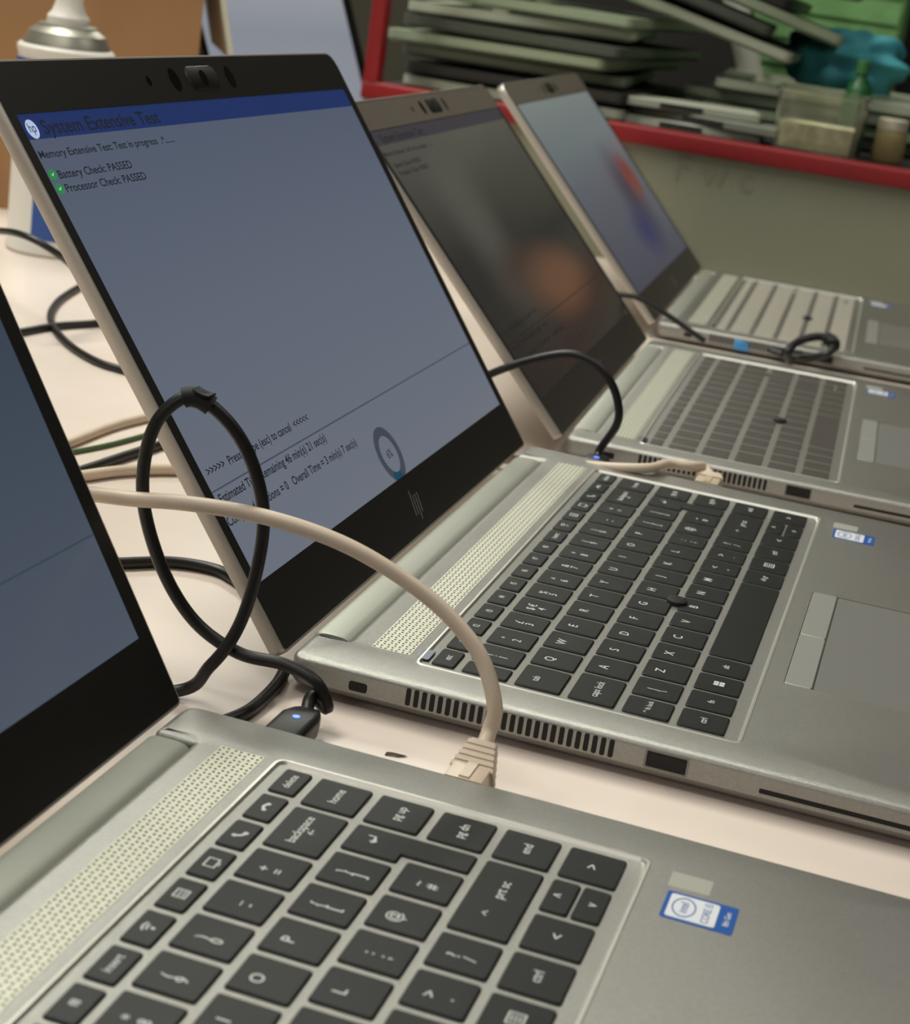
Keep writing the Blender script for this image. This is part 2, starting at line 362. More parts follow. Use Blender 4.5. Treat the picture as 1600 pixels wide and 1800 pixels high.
def screen_items():
    it=[]
    def txt(body,a,b,mk,z=.66,sq=.76):
        p,q=L_(*a),L_(*b); it.append(('screen_text',lambda m:text_mesh(body,5,m,(p[0],p[1],z),'LEFT',q[0]-p[0],sq),mk))
    hb=L_(45,247)[1]
    it.append(('header_bar',lambda m:quad(XL,hb,154.9,DH+174,.62,m),'hdr'))
    c=L_(57,227)
    def lg(m):
        bm=bmesh.new(); disc(bm,c[0],c[1],3.6,3.5,.64); return mesh_of(bm,'logo',m,recalc=False)
    it.append(('logo',lg,'logo'))
    it.append(('logo_letters',lambda m:text_mesh('hp',4.8,m,(c[0],c[1]+.3,.67)),'hdr'))
    txt('System Extensive Test',(80,236),(282,212),'ink')
    txt('Memory Extensive Test: Test in progress  .*.......',(72,279),(307,248),'ink')
    txt('Battery Check: PASSED',(106,314),(234,294),'ink'); txt('Processor Check: PASSED',(119,338),(260,316),'ink')
    for q in ((93,307),(106,332)):
        e=L_(*q)
        def ck(m,e=e):
            bm=bmesh.new(); disc(bm,e[0],e[1],2.5,1.9,.64); return mesh_of(bm,'check_mark',m,recalc=False)
        it.append(('check_mark',ck,'green'))
        def tk(m,e=e):
            bm=bmesh.new(); bm.faces.new([bm.verts.new((e[0]+a*.75,e[1]+b*.55,.67)) for a,b in ((-1.3,.1),(-.4,-1.1),(1.4,.9),(1,1.3),(-.4,-.3),(-.9,.5))]); return mesh_of(bm,'tick',m,recalc=False)
        it.append(('tick',tk,'tick'))
    ln=L_(820,606)[1]
    it.append(('divider_line',lambda m:quad(XL,ln-.3,154.9,ln+.3,.64,m),'line'))
    txt('>>>>>  Press escape (esc) to cancel  <<<<<',(367,838),(545,742),'ink',sq=.9)
    txt('Estimated Time Remaining 46 min(s) 21 sec(s)',(390,886),(575,775),'ink',sq=.9)
    txt('Completed Iterations = 0   Overall Time = 3 min(s) 7 sec(s)',(404,926),(627,779),'ink',sq=.9)
    r=L_(685,798)
    def rg(m,a0=0,a1=360,z=.64):
        bm=bmesh.new(); sector(bm,r[0],r[1],8.2,12.4,a0,a1,z,48)
        return mesh_of(bm,'progress_ring',m,recalc=False)
    it.append(('progress_ring',rg,'ring')); it.append(('progress_arc',lambda m:rg(m,235,285,.67),'arc'))
    it.append(('screen_text',lambda m:text_mesh('6%',5.4,m,(r[0],r[1],.66)),'ink'))
    return it
ITEMS=screen_items()
def make_laptop(tx,ty,ph,tau,s,label,disp,pal,items,legends,km,bz):
    c,n=math.cos(ph),math.sin(ph); x,y=OX*s,OY*s
    root=empty('laptop',((tx+c*x-n*y)*.001,(ty+n*x+c*y)*.001,-.014),label,'laptop',ph,None,s*.001)
    link('base',shared('base',chassis),root)
    for fx in (-125,125):
        for fy in (-95,85): link('rubber_foot',shared('foot',foot),root,(fx,fy,0))
    link('hinge_bar',shared('hb',hinge_bar),root)
    link('keyboard_frame',shared('rim',well_rim),root)
    link('speaker_grille',shared('gr',grille),root)
    keyset(root,legends,km)
    link('pointing_stick',shared('ps',pointing),root,(139.7-OX,-30.3-OY,ZD-.2))
    link('touchpad',slab('touchpad',80.3,-147.7,190.7,-90.2,12.5,13.85,1,M_al2,.1),root)
    for a,b in ((80.3,135.4),(135.8,190.7)): link('touchpad_button',slab('tb%d'%a,a,-89.7,b,-79.8,12.5,14.2,1.2,mat('button_silver',(172,172,166),.48,.6),.25,15),root)
    link('power_button',slab('pb',22.5,36.8,31.5,41.2,13.5,14.06,.6,mat('power_metal',(70,76,92),.3,.8),.1),root)
    link('vent',shared('vent',vent),root)
    link('lock_slot',sideport(57,50.5,6.2,9.6,1,M_dark,'lock_slot'),root)
    link('usb_port',sideport(-44.5,-59,5.4,12.2,.6,M_dark,'usb_port',True),root)
    link('card_slot',sideport(-82,-138,6.6,8.2,.5,M_dark,'card_slot'),root)
    sx,sy=284.5,-89.5
    st=link('sticker',slab('st',sx-7.5,sy-9.7,sx+7.5,sy+9.7,13.9,14.12,1,M_stB,.05),root)
    link('sticker_face',slab('stf',sx-6.3,sy-4.8,sx+6.3,sy+8.5,14.,14.2,1,M_stW,.05),st)
    def intel():
        bm=bmesh.new(); e=lambda r,q:[(sx-OX+r*q*math.cos(2*math.pi*k/28),sy+4.2-OY+r*.62*math.sin(2*math.pi*k/28)) for k in range(28)]
        plate(bm,e(5.2,1),[e(4.6,1)],14.15,14.22); return mesh_of(bm,'sticker_ring',M_stB)
    link('sticker_print',shared('sring',intel),st)
    link('sticker_print',shared('st1',lambda:text_mesh('intel',3.4,M_stB,(sx-OX,sy+4.2-OY,14.23))),st)
    link('sticker_print',shared('st2',lambda:text_mesh('CORE i5',3.0,M_stB,(sx-OX,sy-2-OY,14.23))),st)
    link('sticker_print',shared('st3',lambda:text_mesh('8th Gen',2.3,M_stW,(sx-OX,sy-7.4-OY,14.2))),st)
    link('clear_tag',slab('ct',294.5,-90.5,303,-79,13.95,14.1,.5,mat('clear_tag',(196,195,185),.3,.3),.05),root)
    nn=-.65
    hl=((0,YH-OY-nn*math.cos(tau),14.+nn*math.sin(tau)),(math.pi/2-tau,0,0))
    link('lid',shared('lid',lid_shell),root,*hl); bzo=link('bezel',bezel(bz),root,*hl)
    if bz is M_bezg: link('bezel_top_sheen',shared('bt',bezel_top_sheen),bzo)
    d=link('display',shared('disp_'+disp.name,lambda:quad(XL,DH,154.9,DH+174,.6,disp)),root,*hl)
    for nm,fn,k in items:
        if k in pal: link(nm,fn(pal[k]),d)
    cs=link('camera_shutter',shared('cs',shutter),root,*hl)
    link('lens',lens(0,3.2,3.6,'lens'),cs)
    for x,rx,ry in ((-27,4,5),(27,3.6,5),(-50,1.6,2)): link('camera_sensor',lens(x,rx,ry,'camera_sensor'),root,*hl)
    link('bezel_logo',shared('blogo',bezel_logo),root,*hl)
    return root
ink=flat('screen_ink',(28,32,42))
pal2=dict(hdr=flat('hdr_blue',(28,46,94)),logo=flat('logo_white',(175,190,220)),ink=ink,green=flat('check_green',(36,132,66)),tick=flat('tick',(190,220,210)),line=flat('line_grey',(66,73,88)),ring=flat('ring_grey',(62,68,82)),arc=flat('arc_teal',(22,66,88)))
D2=screen('display_blue_grey',((105,111,122),(94,102,116),(78,87,105))); D1=screen('display_slate',((76,85,97),(60,69,83),(47,55,69)))
def sp(q,px,py): u=suv(px,py,q); return (float(u[0])-154.7,float(u[1])+DH)
a=sp(q3,985,490); a2=sp(q3,930,475); p3=sp(q3,800,330); b3=[(*p3,70,120,(74,72,67),.9),(*a2,120,30,(64,50,42),.9),(*a,110,34,(92,62,46),.8)]  # brown and grey reflections painted into the dim screen
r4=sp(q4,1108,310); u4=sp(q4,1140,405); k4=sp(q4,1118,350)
b4=[(*k4,75,70,(62,58,68),.9),(*u4,85,36,(46,48,82),.9),(*r4,46,34,(112,56,48),.85)]  # dark, blue and red reflections painted into the pale screen
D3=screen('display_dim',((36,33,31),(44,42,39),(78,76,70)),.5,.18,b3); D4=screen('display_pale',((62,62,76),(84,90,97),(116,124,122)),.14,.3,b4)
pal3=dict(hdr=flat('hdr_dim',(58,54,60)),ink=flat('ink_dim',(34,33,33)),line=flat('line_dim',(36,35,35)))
pal1=dict(line=flat('line_slate',(56,66,80)))
make_laptop(*q1,1.,"silver laptop nearest the camera, its delete and page keys at bottom left",D1,pal1,ITEMS,True,M_key,M_bez)
make_laptop(0,0,0,TAU2,1.,"silver laptop whose lit grey-blue screen shows a system test with a progress ring",D2,pal2,ITEMS,True,M_key,M_bez)
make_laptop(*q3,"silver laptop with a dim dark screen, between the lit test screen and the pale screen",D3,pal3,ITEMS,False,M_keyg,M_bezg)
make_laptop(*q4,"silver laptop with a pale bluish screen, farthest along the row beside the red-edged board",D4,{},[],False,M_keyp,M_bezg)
# ------------------------------------------------------------------ worktop + room
def simple(name,bm,m,label=None,cat=None,parent=None,group=None,struct=False,ang=35):
    o=link(name,mesh_of(bm,name,m,ang),parent)
    if label: tag(o,label,cat,group)
    if struct: o['kind']='structure'
    return o
M_tab=mat('table_white',(230,216,205),.32,nscale=7,namt=.12)
bm=bmesh.new(); o=rrect(-.9,-.34,2.05,1.0,.02,4); loft(bm,[(inset(o,.003),-.044),(o,-.041),(o,-.017),(inset(o,.003),-.0141)])
tb=empty('table',(0,0,-.76),"white laminate worktop carrying the row of laptops",'table')
link('tabletop',mesh_of(bm,'tabletop',M_tab),tb,(0,0,.76))
for x,y in ((-.8,-.25),(-.8,.9),(1.95,-.25),(1.95,.9)):
    bm=bmesh.new(); loft(bm,[(rrect(x-.025,y-.025,x+.025,y+.025,.005),0),(rrect(x-.025,y-.025,x+.025,y+.025,.005),.716)]); link('leg',mesh_of(bm,'leg',M_white),tb)
M_wall=mat('wall_paint',(112,108,95),.8,nscale=3,namt=.06)
def plane(name,pts,m):
    bm=bmesh.new(); bm.faces.new([bm.verts.new(p) for p in pts]); o=link(name,mesh_of(bm,name,m,recalc=False)); o['kind']='structure'
X0,X1,Y0,Y1,Z0,Z1=-2.2,3.0,-2.4,2.2,-.76,1.75
plane('floor',((X0,Y0,Z0),(X1,Y0,Z0),(X1,Y1,Z0),(X0,Y1,Z0)),mat('floor_grey',(110,105,98),.6,nscale=4))
plane('ceiling',((X0,Y0,Z1),(X0,Y1,Z1),(X1,Y1,Z1),(X1,Y0,Z1)),mat('ceiling_white',(180,180,170),.8,nscale=4,namt=.04))
plane('wall_far',((X1,Y0,Z0),(X1,Y0,Z1),(X1,Y1,Z1),(X1,Y1,Z0)),M_wall)
plane('wall_near',((X0,Y0,Z0),(X0,Y1,Z0),(X0,Y1,Z1),(X0,Y0,Z1)),M_wall)
plane('wall_left',((X0,Y1,Z0),(X1,Y1,Z0),(X1,Y1,Z1),(X0,Y1,Z1)),M_wall)
plane('wall_right',((X0,Y0,Z0),(X0,Y0,Z1),(X1,Y0,Z1),(X1,Y0,Z0)),M_wall)
# ------------------------------------------------------------------ cables
def cable(path,r,m,label,name='cable',k=10,cat='cable'):
    pts=[mm(p) for p in path]; base=Vector((pts[0].x,pts[0].y,-.014))
    root=empty(name,base,label,cat)
    sp=cat_rom([p-base for p in pts],k)
    bm=bmesh.new(); tube_bm(bm,sp,r*.001); link('cord',mesh_of(bm,'cord',m,60),root)
    return root,sp,base
def solo(path,r,m,label,name='cable'):
    pts=cat_rom([mm(p) for p in path],10); bm=bmesh.new(); tube_bm(bm,pts,r*.001); return simple(name,bm,m,label,'cable',ang=60)
ph1=q1[2]; ex=Vector((math.cos(ph1),math.sin(ph1),0))
XR1=q1[0]+326*math.cos(ph1)
c0=at_z(535,1266,-7)
pl=Vector((XR1+12,c0[1],-6.5))
lp=[pl+ex*12,pl+ex*24+Vector((0,3,2))]+[at_x(px,py,X) for px,py,X in ((575,1245,-20),(556,1200,-20),(500,1168,-20),(420,1148,-22),(345,1095,-24),(290,1010,-27),(255,900,-29),(254,810,-29),(280,735,-28),(335,697,-25),(395,735,-22),(440,805,-20),(463,900,-20),(452,1000,-22),(420,1100,-25),(370,1170,-28))]
e=at_z(300,1216,-11.8); lp+=[e,np.array([e[0]-25,e[1]+45,-11.8]),np.array([e[0]-120,e[1]+70,-11.8])]
root,sp_,base=cable(lp,2.15,M_cab,"black cable bent into a tall loop in front of the test screen",'charging_cable')
def plug(root,base,pos,ex,L,W,H,m,name='plug'):
    bm=bmesh.new()
    o=[rrect(-W/2*a,-H/2*a,W/2*a,H/2*a,H*.3*a,4) for a in (.9,1,1,.8,.55)]; zs=[-L/2,-L/2+1,L*.25,L*.45,L*.6]
    loft(bm,[(p_,z_) for p_,z_ in zip(o,zs)])
    ey_=Vector((-ex.y,ex.x,0))
    for v in bm.verts:
        c=v.co.copy(); v.co=(ex*c.z+ey_*c.x+Vector((0,0,c.y))+Vector(pos))*.001-base
    return link(name,mesh_of(bm,name,m),root)
pg=plug(root,base,pl,ex,26,13,8,M_cab)
bm=bmesh.new(); disc(bm,0,0,.0012,.0012,0,12); link('light',mesh_of(bm,'light',M_blue,recalc=False),pg,(pl+Vector((3,0,4.15)))*.001-base)
i0=min(range(len(sp_)),key=lambda i:(Vector(sp_[i])+base-mm(at_x(348,702,-25))).length)
bm=bmesh.new(); tube_bm(bm,sp_[i0-4:i0+5],.0033,14); stp=link('strap',mesh_of(bm,'strap',M_rub),root)
bm=bmesh.new(); rows=[]
up=Vector((-.35,.1,.93)).normalized()
for j,i in enumerate(range(i0,i0+7)):
    b_=sp_[i0]+(sp_[i0+4]-sp_[i0])*((i-i0)/4.)*(1-.03*j)+up*(.0031+.00005*j*j-.0001*j)
    s_=Vector((1,0,0)); hw_=.0026
    rows.append([bm.verts.new(b_+s_*a+up*h) for a,h in ((-hw_,0),(hw_,0),(hw_,.0007),(-hw_,.0007))])
for a,b in zip(rows,rows[1:]): wall(bm,a,b)
bm.faces.new(rows[0]); bm.faces.new(rows[-1]); link('strap_tail',mesh_of(bm,'strap_tail',M_rub),stp)
# ethernet plug with ribbed boot
def rj(root,base,pr,ex,rise):
    ey_=Vector((-ex.y,ex.x,0)); up=Vector((0,0,1)); M=mat('plug_clear',(200,182,160),.3)
    d=(ex*math.cos(rise)+up*math.sin(rise)); u2=(up*math.cos(rise)-ex*math.sin(rise))
    def put(bm,D,U,o):
        for v in bm.verts:
            c=v.co.copy(); v.co=(D*c.z+ey_*c.x+U*c.y+o)*.001-base
    bm=bmesh.new(); loft(bm,[(rrect(-5.9,-4,5.9,4,.6,2),-9),(rrect(-5.9,-4,5.9,4,.6,2),4)]); put(bm,ex,up,pr); h=link('plug',mesh_of(bm,'plug',M),root)
    bm=bmesh.new(); lv=[]
    for k in range(5):
        z=-1+k*2.3; w=6.9-k*.55; hh=4.8-k*.3; lv+=[(rrect(-w,-hh,w,hh,.9,3),z),(rrect(-w,-hh,w,hh,.9,3),z+1.4),(rrect(-w+.7,-hh+.7,w-.7,hh-.7,.7,3),z+1.5),(rrect(-w+.7,-hh+.7,w-.7,hh-.7,.7,3),z+2.25)]
    loft(bm,lv); put(bm,d,u2,pr+ex*4); link('boot',mesh_of(bm,'boot',M_bei,25),root)
    bm=bmesh.new(); box(bm,-1.6,3.8,-8,1.6,4.5,3); put(bm,ex,up,pr); link('latch',mesh_of(bm,'latch',M),h)
c1=at_z(845,1345,-5); pr=Vector((XR1+7,c1[1],-4)); rise=math.radians(35)
d_=ex*math.cos(rise)+Vector((0,0,1))*math.sin(rise); b0=pr+ex*4+d_*9
le=[b0,b0+d_*7]+[at_x(px,py,X) for px,py,X in ((870,1240,-30),(848,1160,-26),(801,1095,-24),(740,1040,-24),(650,980,-26),(560,938,-28),(450,905,-30),(330,885,-32),(230,877,-33),(155,868,-34),(80,862,-36))]
e=le[-1]; le+=[np.array([-40,e[1]+90,e[2]-20]),np.array([-45,e[1]+190,-11.3]),np.array([-45,e[1]+330,-11.3])]
root,sp_,base=cable(le,2.5,M_bei,"thick beige network cable arching over the gap into the nearest laptop",'network_cable')
rj(root,base,pr,ex,rise)
solo([at_z(px,py,-11.8) for px,py in ((500,1180),(485,1205),(450,1240),(420,1258),(370,1275),(300,1290))],2.2,M_cab,"short black cable strand lying on the worktop under the looped cable")
xg=(326+q3[0])/2
k0=at_z(1062,800,-6)
kp=[Vector((326+16,k0[1],-6)),Vector((326+22,k0[1]+1,-1))]+[at_x(px,py,xg) for px,py in ((1085,745),(1086,705),(1070,665),(1040,635),(1000,622),(940,631),(868,655),(800,690),(730,740))]
e=kp[-1]; kp+=[np.array([xg,e[1]+60,-11.8]),np.array([xg,e[1]+160,-11.8])]
root,sp_,base=cable(kp,2.15,M_cab,"black cable arching behind the test laptop's lid into its far side",'charging_cable')
pg=plug(root,base,Vector((326+9,k0[1],-6)),Vector((1,0,0)),22,13,7.5,M_cab)
bm=bmesh.new(); disc(bm,0,0,.0014,.0014,0,12); link('light',mesh_of(bm,'light',M_blue,recalc=False),pg,(Vector((326+10,k0[1],-2.1)))*.001-base)
n0=at_z(1255,838,-5); pr=Vector((326+8,n0[1],-4))
npth=[pr+Vector((14,0,1)),pr+Vector((19,6,4))]+[at_z(px,py,3) for px,py in ((1215,820),(1175,815),(1130,823))]
e=npth[-1]; npth+=[np.array([e[0]+3,e[1]+40,-4]),np.array([e[0]+4,e[1]+110,-11.3]),np.array([e[0]+4,e[1]+260,-11.3])]
root,sp_,base=cable(npth,2.5,M_bei,"beige network cable plugged into the far side of the test laptop",'network_cable')
rj(root,base,pr,Vector((1,0,0)),math.radians(4))
XR3=q3[0]+326*q3[4]
solo([at_x(px,py,XR3+12) for px,py in ((1040,505),(1085,517),(1120,523),(1160,545),(1200,572),(1240,600))],2.,M_cab,"thin black cable dropping beside the pale-screen laptop's hinge")
cp=[at_z(px,py,z) for px,py,z in ((1390,636,-8),(1385,618,0),(1405,600,6),(1440,592,10),(1465,603,8),(1455,622,2),(1420,630,-5),(1380,628,-9))]
root,sp_,base=cable(cp,3.,M_cab,"black cable curled in a small loop in front of the pale-screen laptop",'charging_cable')
bm=bmesh.new(); tube_bm(bm,sp_[34:44],.0048,12); link('strap',mesh_of(bm,'strap',M_rub),root)
bp=[at_z(px,py,-7) for px,py in ((1318,607),(1340,612),(1375,622))]
root,sp_,base=cable(bp,2.,M_cab,"blue network plug on a dark lead lying between the two far laptops",'network_cable')
plug(root,base,Vector(at_z(1310,606,-7)),Vector((.2,-.98,0)),16,11,8,mat('plug_blue',(70,150,215),.4))
def T_(l,z=-11.8): return [at_z(px,py,z) for px,py in l]
solo([at_z(px,py,z) for px,py,z in ((-160,430,-11.8),(-70,408,20),(0,406,38),(45,415,42),(95,442,36),(135,475,22),(175,520,4),(230,580,-11.8))],2.1,M_cab,"black cable arching from the left edge in front of the spray can")
solo(T_(((170,490),(135,507),(100,532),(89,562),(115,600),(165,633),(215,650),(280,665))),2.2,M_cab,"black cable curving in a C on the worktop left of the test screen")
solo(T_(((-40,600),(45,582),(100,573),(170,568),(240,560)),-11.7),2.2,M_cab,"black cable running straight toward the C-shaped bend")
solo(T_(((60,800),(125,777),(195,750),(265,732),(340,715))),2.4,M_bei,"beige cable lying highest on the worktop behind the nearest screen")
solo(T_(((60,806),(130,794),(195,781),(262,763),(330,745)),-12.8),1.2,mat('cable_green',(70,100,60),.5),"thin dark green wire beside the beige cable")
solo(T_(((60,850),(140,828),(215,803),(310,772),(380,745))),2.3,M_cab,"black cable between two beige cables behind the nearest screen")
solo(T_(((60,850),(150,836),(225,827),(320,826),(400,835)),-11.4),2.6,M_bei,"beige cable lowest of those passing behind the nearest screen")
solo(T_(((100,990),(205,990),(300,988),(375,1000),(415,1020),(470,1060))),2.3,M_cab,"black cable passing under the test laptop's lid beside the loop")
bm=bmesh.new(); cx=mm(at_z(695,1327,-13.9))
bm.faces.new([bm.verts.new((cx.x+a*.001,cx.y+b*.001,-.0139+c*.001)) for a,b,c in ((-2,3,0),(-1,-1,.4),(1,-4,.2),(1.5,-2,0),(.2,1,.6),(0,3,.3))])
simple('paint_chip',bm,mat('chip_brown',(70,50,35),.8),"small dark flake lying on the worktop between the two near laptops",'debris')
# ------------------------------------------------------------------ spray can
b=mm(at_z(92,440,-14)); can=empty('spray_can',(b.x,b.y,-.014),"white and blue spray can with silver dome beside the cardboard box",'spray can')
Rr=.034
bm=bmesh.new(); lathe(bm,[(Rr-.002,0),(Rr,.002),(Rr,.004),(Rr-.001,.006),(Rr-.001,.139),(Rr,.141),(Rr,.144),(Rr-.002,.146)],40); link('body',mesh_of(bm,'body',M_white),can)
bm=bmesh.new(); lathe(bm,[(Rr-.003,.145),(Rr-.004,.149),(.0275,.1535),(.027,.155),(.021,.159),(.0205,.1605),(.016,.1615)],40); link('dome',mesh_of(bm,'dome',mat('tin',(172,170,158),.4,.75)),can)
bm=bmesh.new(); lathe(bm,[(.0148,.161),(.0148,.166),(.0115,.170),(.0095,.176),(.0095,.198),(.008,.202)],24); link('nozzle',mesh_of(bm,'nozzle',M_white),can)
bm=bmesh.new(); n=20
def wrap(a0,a1,z0,z1,r):
    g=[[bm.verts.new((r*math.cos(math.radians(a0+(a1-a0)*k/n)),r*math.sin(math.radians(a0+(a1-a0)*k/n)),z)) for k in range(n+1)] for z in (z0,z1)]
    for k in range(n): bm.faces.new((g[0][k],g[0][k+1],g[1][k+1],g[1][k]))
wrap(180,275,.012,.05,Rr-.0006); wrap(205,275,.05,.1,Rr-.0006); wrap(120,300,.127,.136,Rr-.0006)
link('label_print',mesh_of(bm,'label_print',mat('can_blue',(45,85,160),.4)),can)
# ------------------------------------------------------------------ cardboard box
b=at_z(322,400,-14)*.001; M_cb=mat('cardboard',(165,126,86),.8,nscale=12,namt=.08)
ra=math.radians(29); cr_,sr_=math.cos(ra),math.sin(ra)
cb=empty('cardboard_box',(b[0]+.12*cr_-.17*sr_,b[1]+.12*sr_+.17*cr_,-.014),"brown cardboard box standing behind the spray can",'box',ra)
bm=bmesh.new(); o=rrect(-.12,-.17,.12,.17,.002,2); i=rrect(-.116,-.166,.116,.166,.001,2); H=.24
a_=ring(bm,o,0); t_=ring(bm,o,H); it_=ring(bm,i,H); ib_=ring(bm,i,.004); wall(bm,a_,t_); wall(bm,t_,it_); wall(bm,it_,ib_); bm.faces.new(ib_); bm.faces.new(list(reversed(a_)))
link('body',mesh_of(bm,'body',M_cb),cb)
bm=bmesh.new(); box(bm,-.12,-.002,0,.12,.002,.1); link('flap',mesh_of(bm,'flap',mat('flap_pale',(205,205,185),.8)),cb,(0,-.172,H-.002),(math.radians(166),0,0))
bm=bmesh.new(); box(bm,-.002,-.17,0,.002,.17,.1); link('flap',mesh_of(bm,'flap',M_cb),cb,(.12,0,H),(0,math.radians(20),0))
# ------------------------------------------------------------------ tilted pale screen left of the shelf
mo=empty('laptop_screen',(1.085,.515,-.014),"tilted pale screen standing behind the row, left of the red post",'laptop_screen',-.12)  # background laptop's screen, set on an added stand and foot
ml=((0,0,.03),(math.pi/2-.4,0,0)); XR=.205
bm=bmesh.new(); o=rrect(-.112,0,XR,.26,.006,4); plate(bm,o,[[(-.109,.012),(XR-.016,.012),(XR-.016,.25),(-.109,.25)]],-.002,.002); link('bezel',mesh_of(bm,'bezel',M_bez),mo,*ml)
bm=bmesh.new(); loft(bm,[(inset(o,.003),-.012),(o,-.008),(o,-.0021)]); link('case',mesh_of(bm,'case',M_al2),mo,*ml)
link('display',quad(-.109,.012,XR-.016,.25,.0005,mat('display_white',(20,20,20),.3,grad=(.012,.25,((140,142,148),(132,136,146),(170,172,172))))),mo,*ml)
bm=bmesh.new(); box(bm,.02,.012,.004,.06,.02,.1); link('added_stand',mesh_of(bm,'added_stand',M_al2),mo,(0,.008,0),(-.3,0,0))
bm=bmesh.new(); loft(bm,[(rrect(-.03,-.03,.11,.06,.01),0),(rrect(-.03,-.03,.11,.06,.01),.005)]); link('foot',mesh_of(bm,'foot',M_al2),mo)
# ------------------------------------------------------------------ red framed shelf
XB=1070
M_red=mat('red_paint',(134,13,19),.5,nscale=10,namt=.1); M_pan=mat('panel_grey',(132,134,114),.6,nscale=6,namt=.05); M_drk=mat('shelf_dark',(34,31,29),.8)
l0=at_x(640,140,XB)*.001; r0=at_x(1650,308,XB)*.001; zt=(l0[2]+r0[2])/2
yl,yr=l0[1],r0[1]-.3
shf=empty('shelf_unit',(XB*.001,(yl+yr)/2,-.014),"red-edged shelf unit with grey front panel at the end of the worktop",'shelf')
ym_=(yl+yr)/2; hz=zt+.014
def part(name,bm,m): return link(name,mesh_of(bm,name,m),shf)
bm=bmesh.new(); box(bm,.004,yr-ym_,0,.014,yl-ym_,hz-.012); part('front_panel',bm,M_pan)
bm=bmesh.new(); o=rrect(-.005,hz-.0165,.012,hz,.003,3)
rs=[[bm.verts.new((x,y,z)) for x,z in o] for y in (yr-ym_,yl-ym_)]; wall(bm,rs[0],rs[1]); bm.faces.new(rs[0]); bm.faces.new(rs[1]); part('rail',bm,M_red)
bm=bmesh.new(); box(bm,.012,yr-ym_,hz-.014,.7,yl-ym_,hz-.004); part('shelf_board',bm,M_drk)
bm=bmesh.new(); loft(bm,[(rrect(-.005,yl-ym_-.015,.012,yl-ym_,.003,3),hz),(rrect(-.005,yl-ym_-.015,.012,yl-ym_,.003,3),hz+.32)]); part('post',bm,M_red)
bm=bmesh.new(); box(bm,.7,yr-ym_,0,.71,yl-ym_,hz+.4); part('back_panel',bm,M_drk)
hw=text_mesh('F w c',.034,mat('pencil',(125,127,107),.7)); h=link('handwriting',hw,shf); c=at_x(1255,308,XB+4)*.001
h.matrix_local=Matrix(((0,0,-1,.0035),(-1,0,0,c[1]-ym_),(0,1,0,c[2]+.014),(0,0,0,1)))
def shell_mesh(m,nm):
    bm=bmesh.new(); o=rrect(-.11,-.155,.11,.155,.008,3)
    bb=ring(bm,inset(o,.004),0); b2=ring(bm,o,.003); t=ring(bm,o,.011); wall(bm,bb,b2); wall(bm,b2,t); h=rrect(-.03,-.14,.08,.14,.003,2); hh=ring(bm,h,.011); hb=ring(bm,h,.003); wall(bm,hh,hb); fill(bm,[t,hh]); bm.faces.new(hb); bm.faces.new(list(reversed(bb)))
    return mesh_of(bm,nm,m)
sm=[shell_mesh(mat('shell_%d'%i,c,.4,.3),'shell') for i,c in enumerate(((158,172,145),(122,132,112),(84,89,80),(184,190,169),(54,54,51)))]
bm=bmesh.new(); lathe(bm,[(.006,-.02),(.006,.02)],12)
for v in bm.verts: v.co=Vector((v.co.x,v.co.z,v.co.y))
lugm=mesh_of(bm,'hinge_lug',M_drk)
def shell(pos,rx,rz,k,label,grp,ry=0):
    e=empty('laptop_shell',pos,label,'laptop part',rz,grp); e.rotation_euler=(rx,ry,rz)
    link('tray',sm[k],e)
    for y in (-.11,.11): link('hinge_lug',lugm,e,(.106,y,.0055))
ORD=["lowest","second from bottom","third from bottom","fourth from bottom","fifth from bottom","sixth from bottom","topmost"]
zs=zt-.0035; XM=XB*.001; ya=at_x(880,100,XB+30)[1]*.001
for k in range(7): shell((XM+.21+random.uniform(-.02,.02),ya+random.uniform(-.02,.02),zs+.0138*k),0,math.pi/2+random.uniform(-.16,.16),(3,4,1,0,2,3,0)[k],"flat grey-green laptop shell, %s in the stack beside the red post"%ORD[k],'flat shells beside the red post',math.radians((0,.4,-.5,.6,-.3,.7,-.4)[k]))
for k in range(4): shell((XM+.33+random.uniform(-.01,.01),ya-.268+random.uniform(-.012,.012),zs+.0125*k),0,math.pi/2+random.uniform(-.1,.1),(4,0,1,3)[k],"flat laptop shell, %s of those under the slanting shells"%(ORD[k] if k<3 else 'topmost'),'flat shells under the slanting ones')
al=math.radians(13); cols=(3,2,0,4,1,0,3); sh_=(0,.035,-.03,.02,.06,-.02,.03)
for k in range(7):
    o_=.0165*k; a_k=al+math.radians((0,.8,1.2,2.2,2.6,3.8,4.5)[k]); q=sh_[k]
    shell((XM+.235+random.uniform(-.015,.015),ya-.10-math.sin(al)*o_+q*math.cos(al),zs+.105+math.cos(al)*o_+q*math.sin(al)),a_k,random.uniform(-.12,.12),cols[k],"slanting laptop shell, %s of those leaning across the pile"%ORD[k],'slanting shells across the pile')
def on(px,X): return at_x(px,150,X)[1]*.001
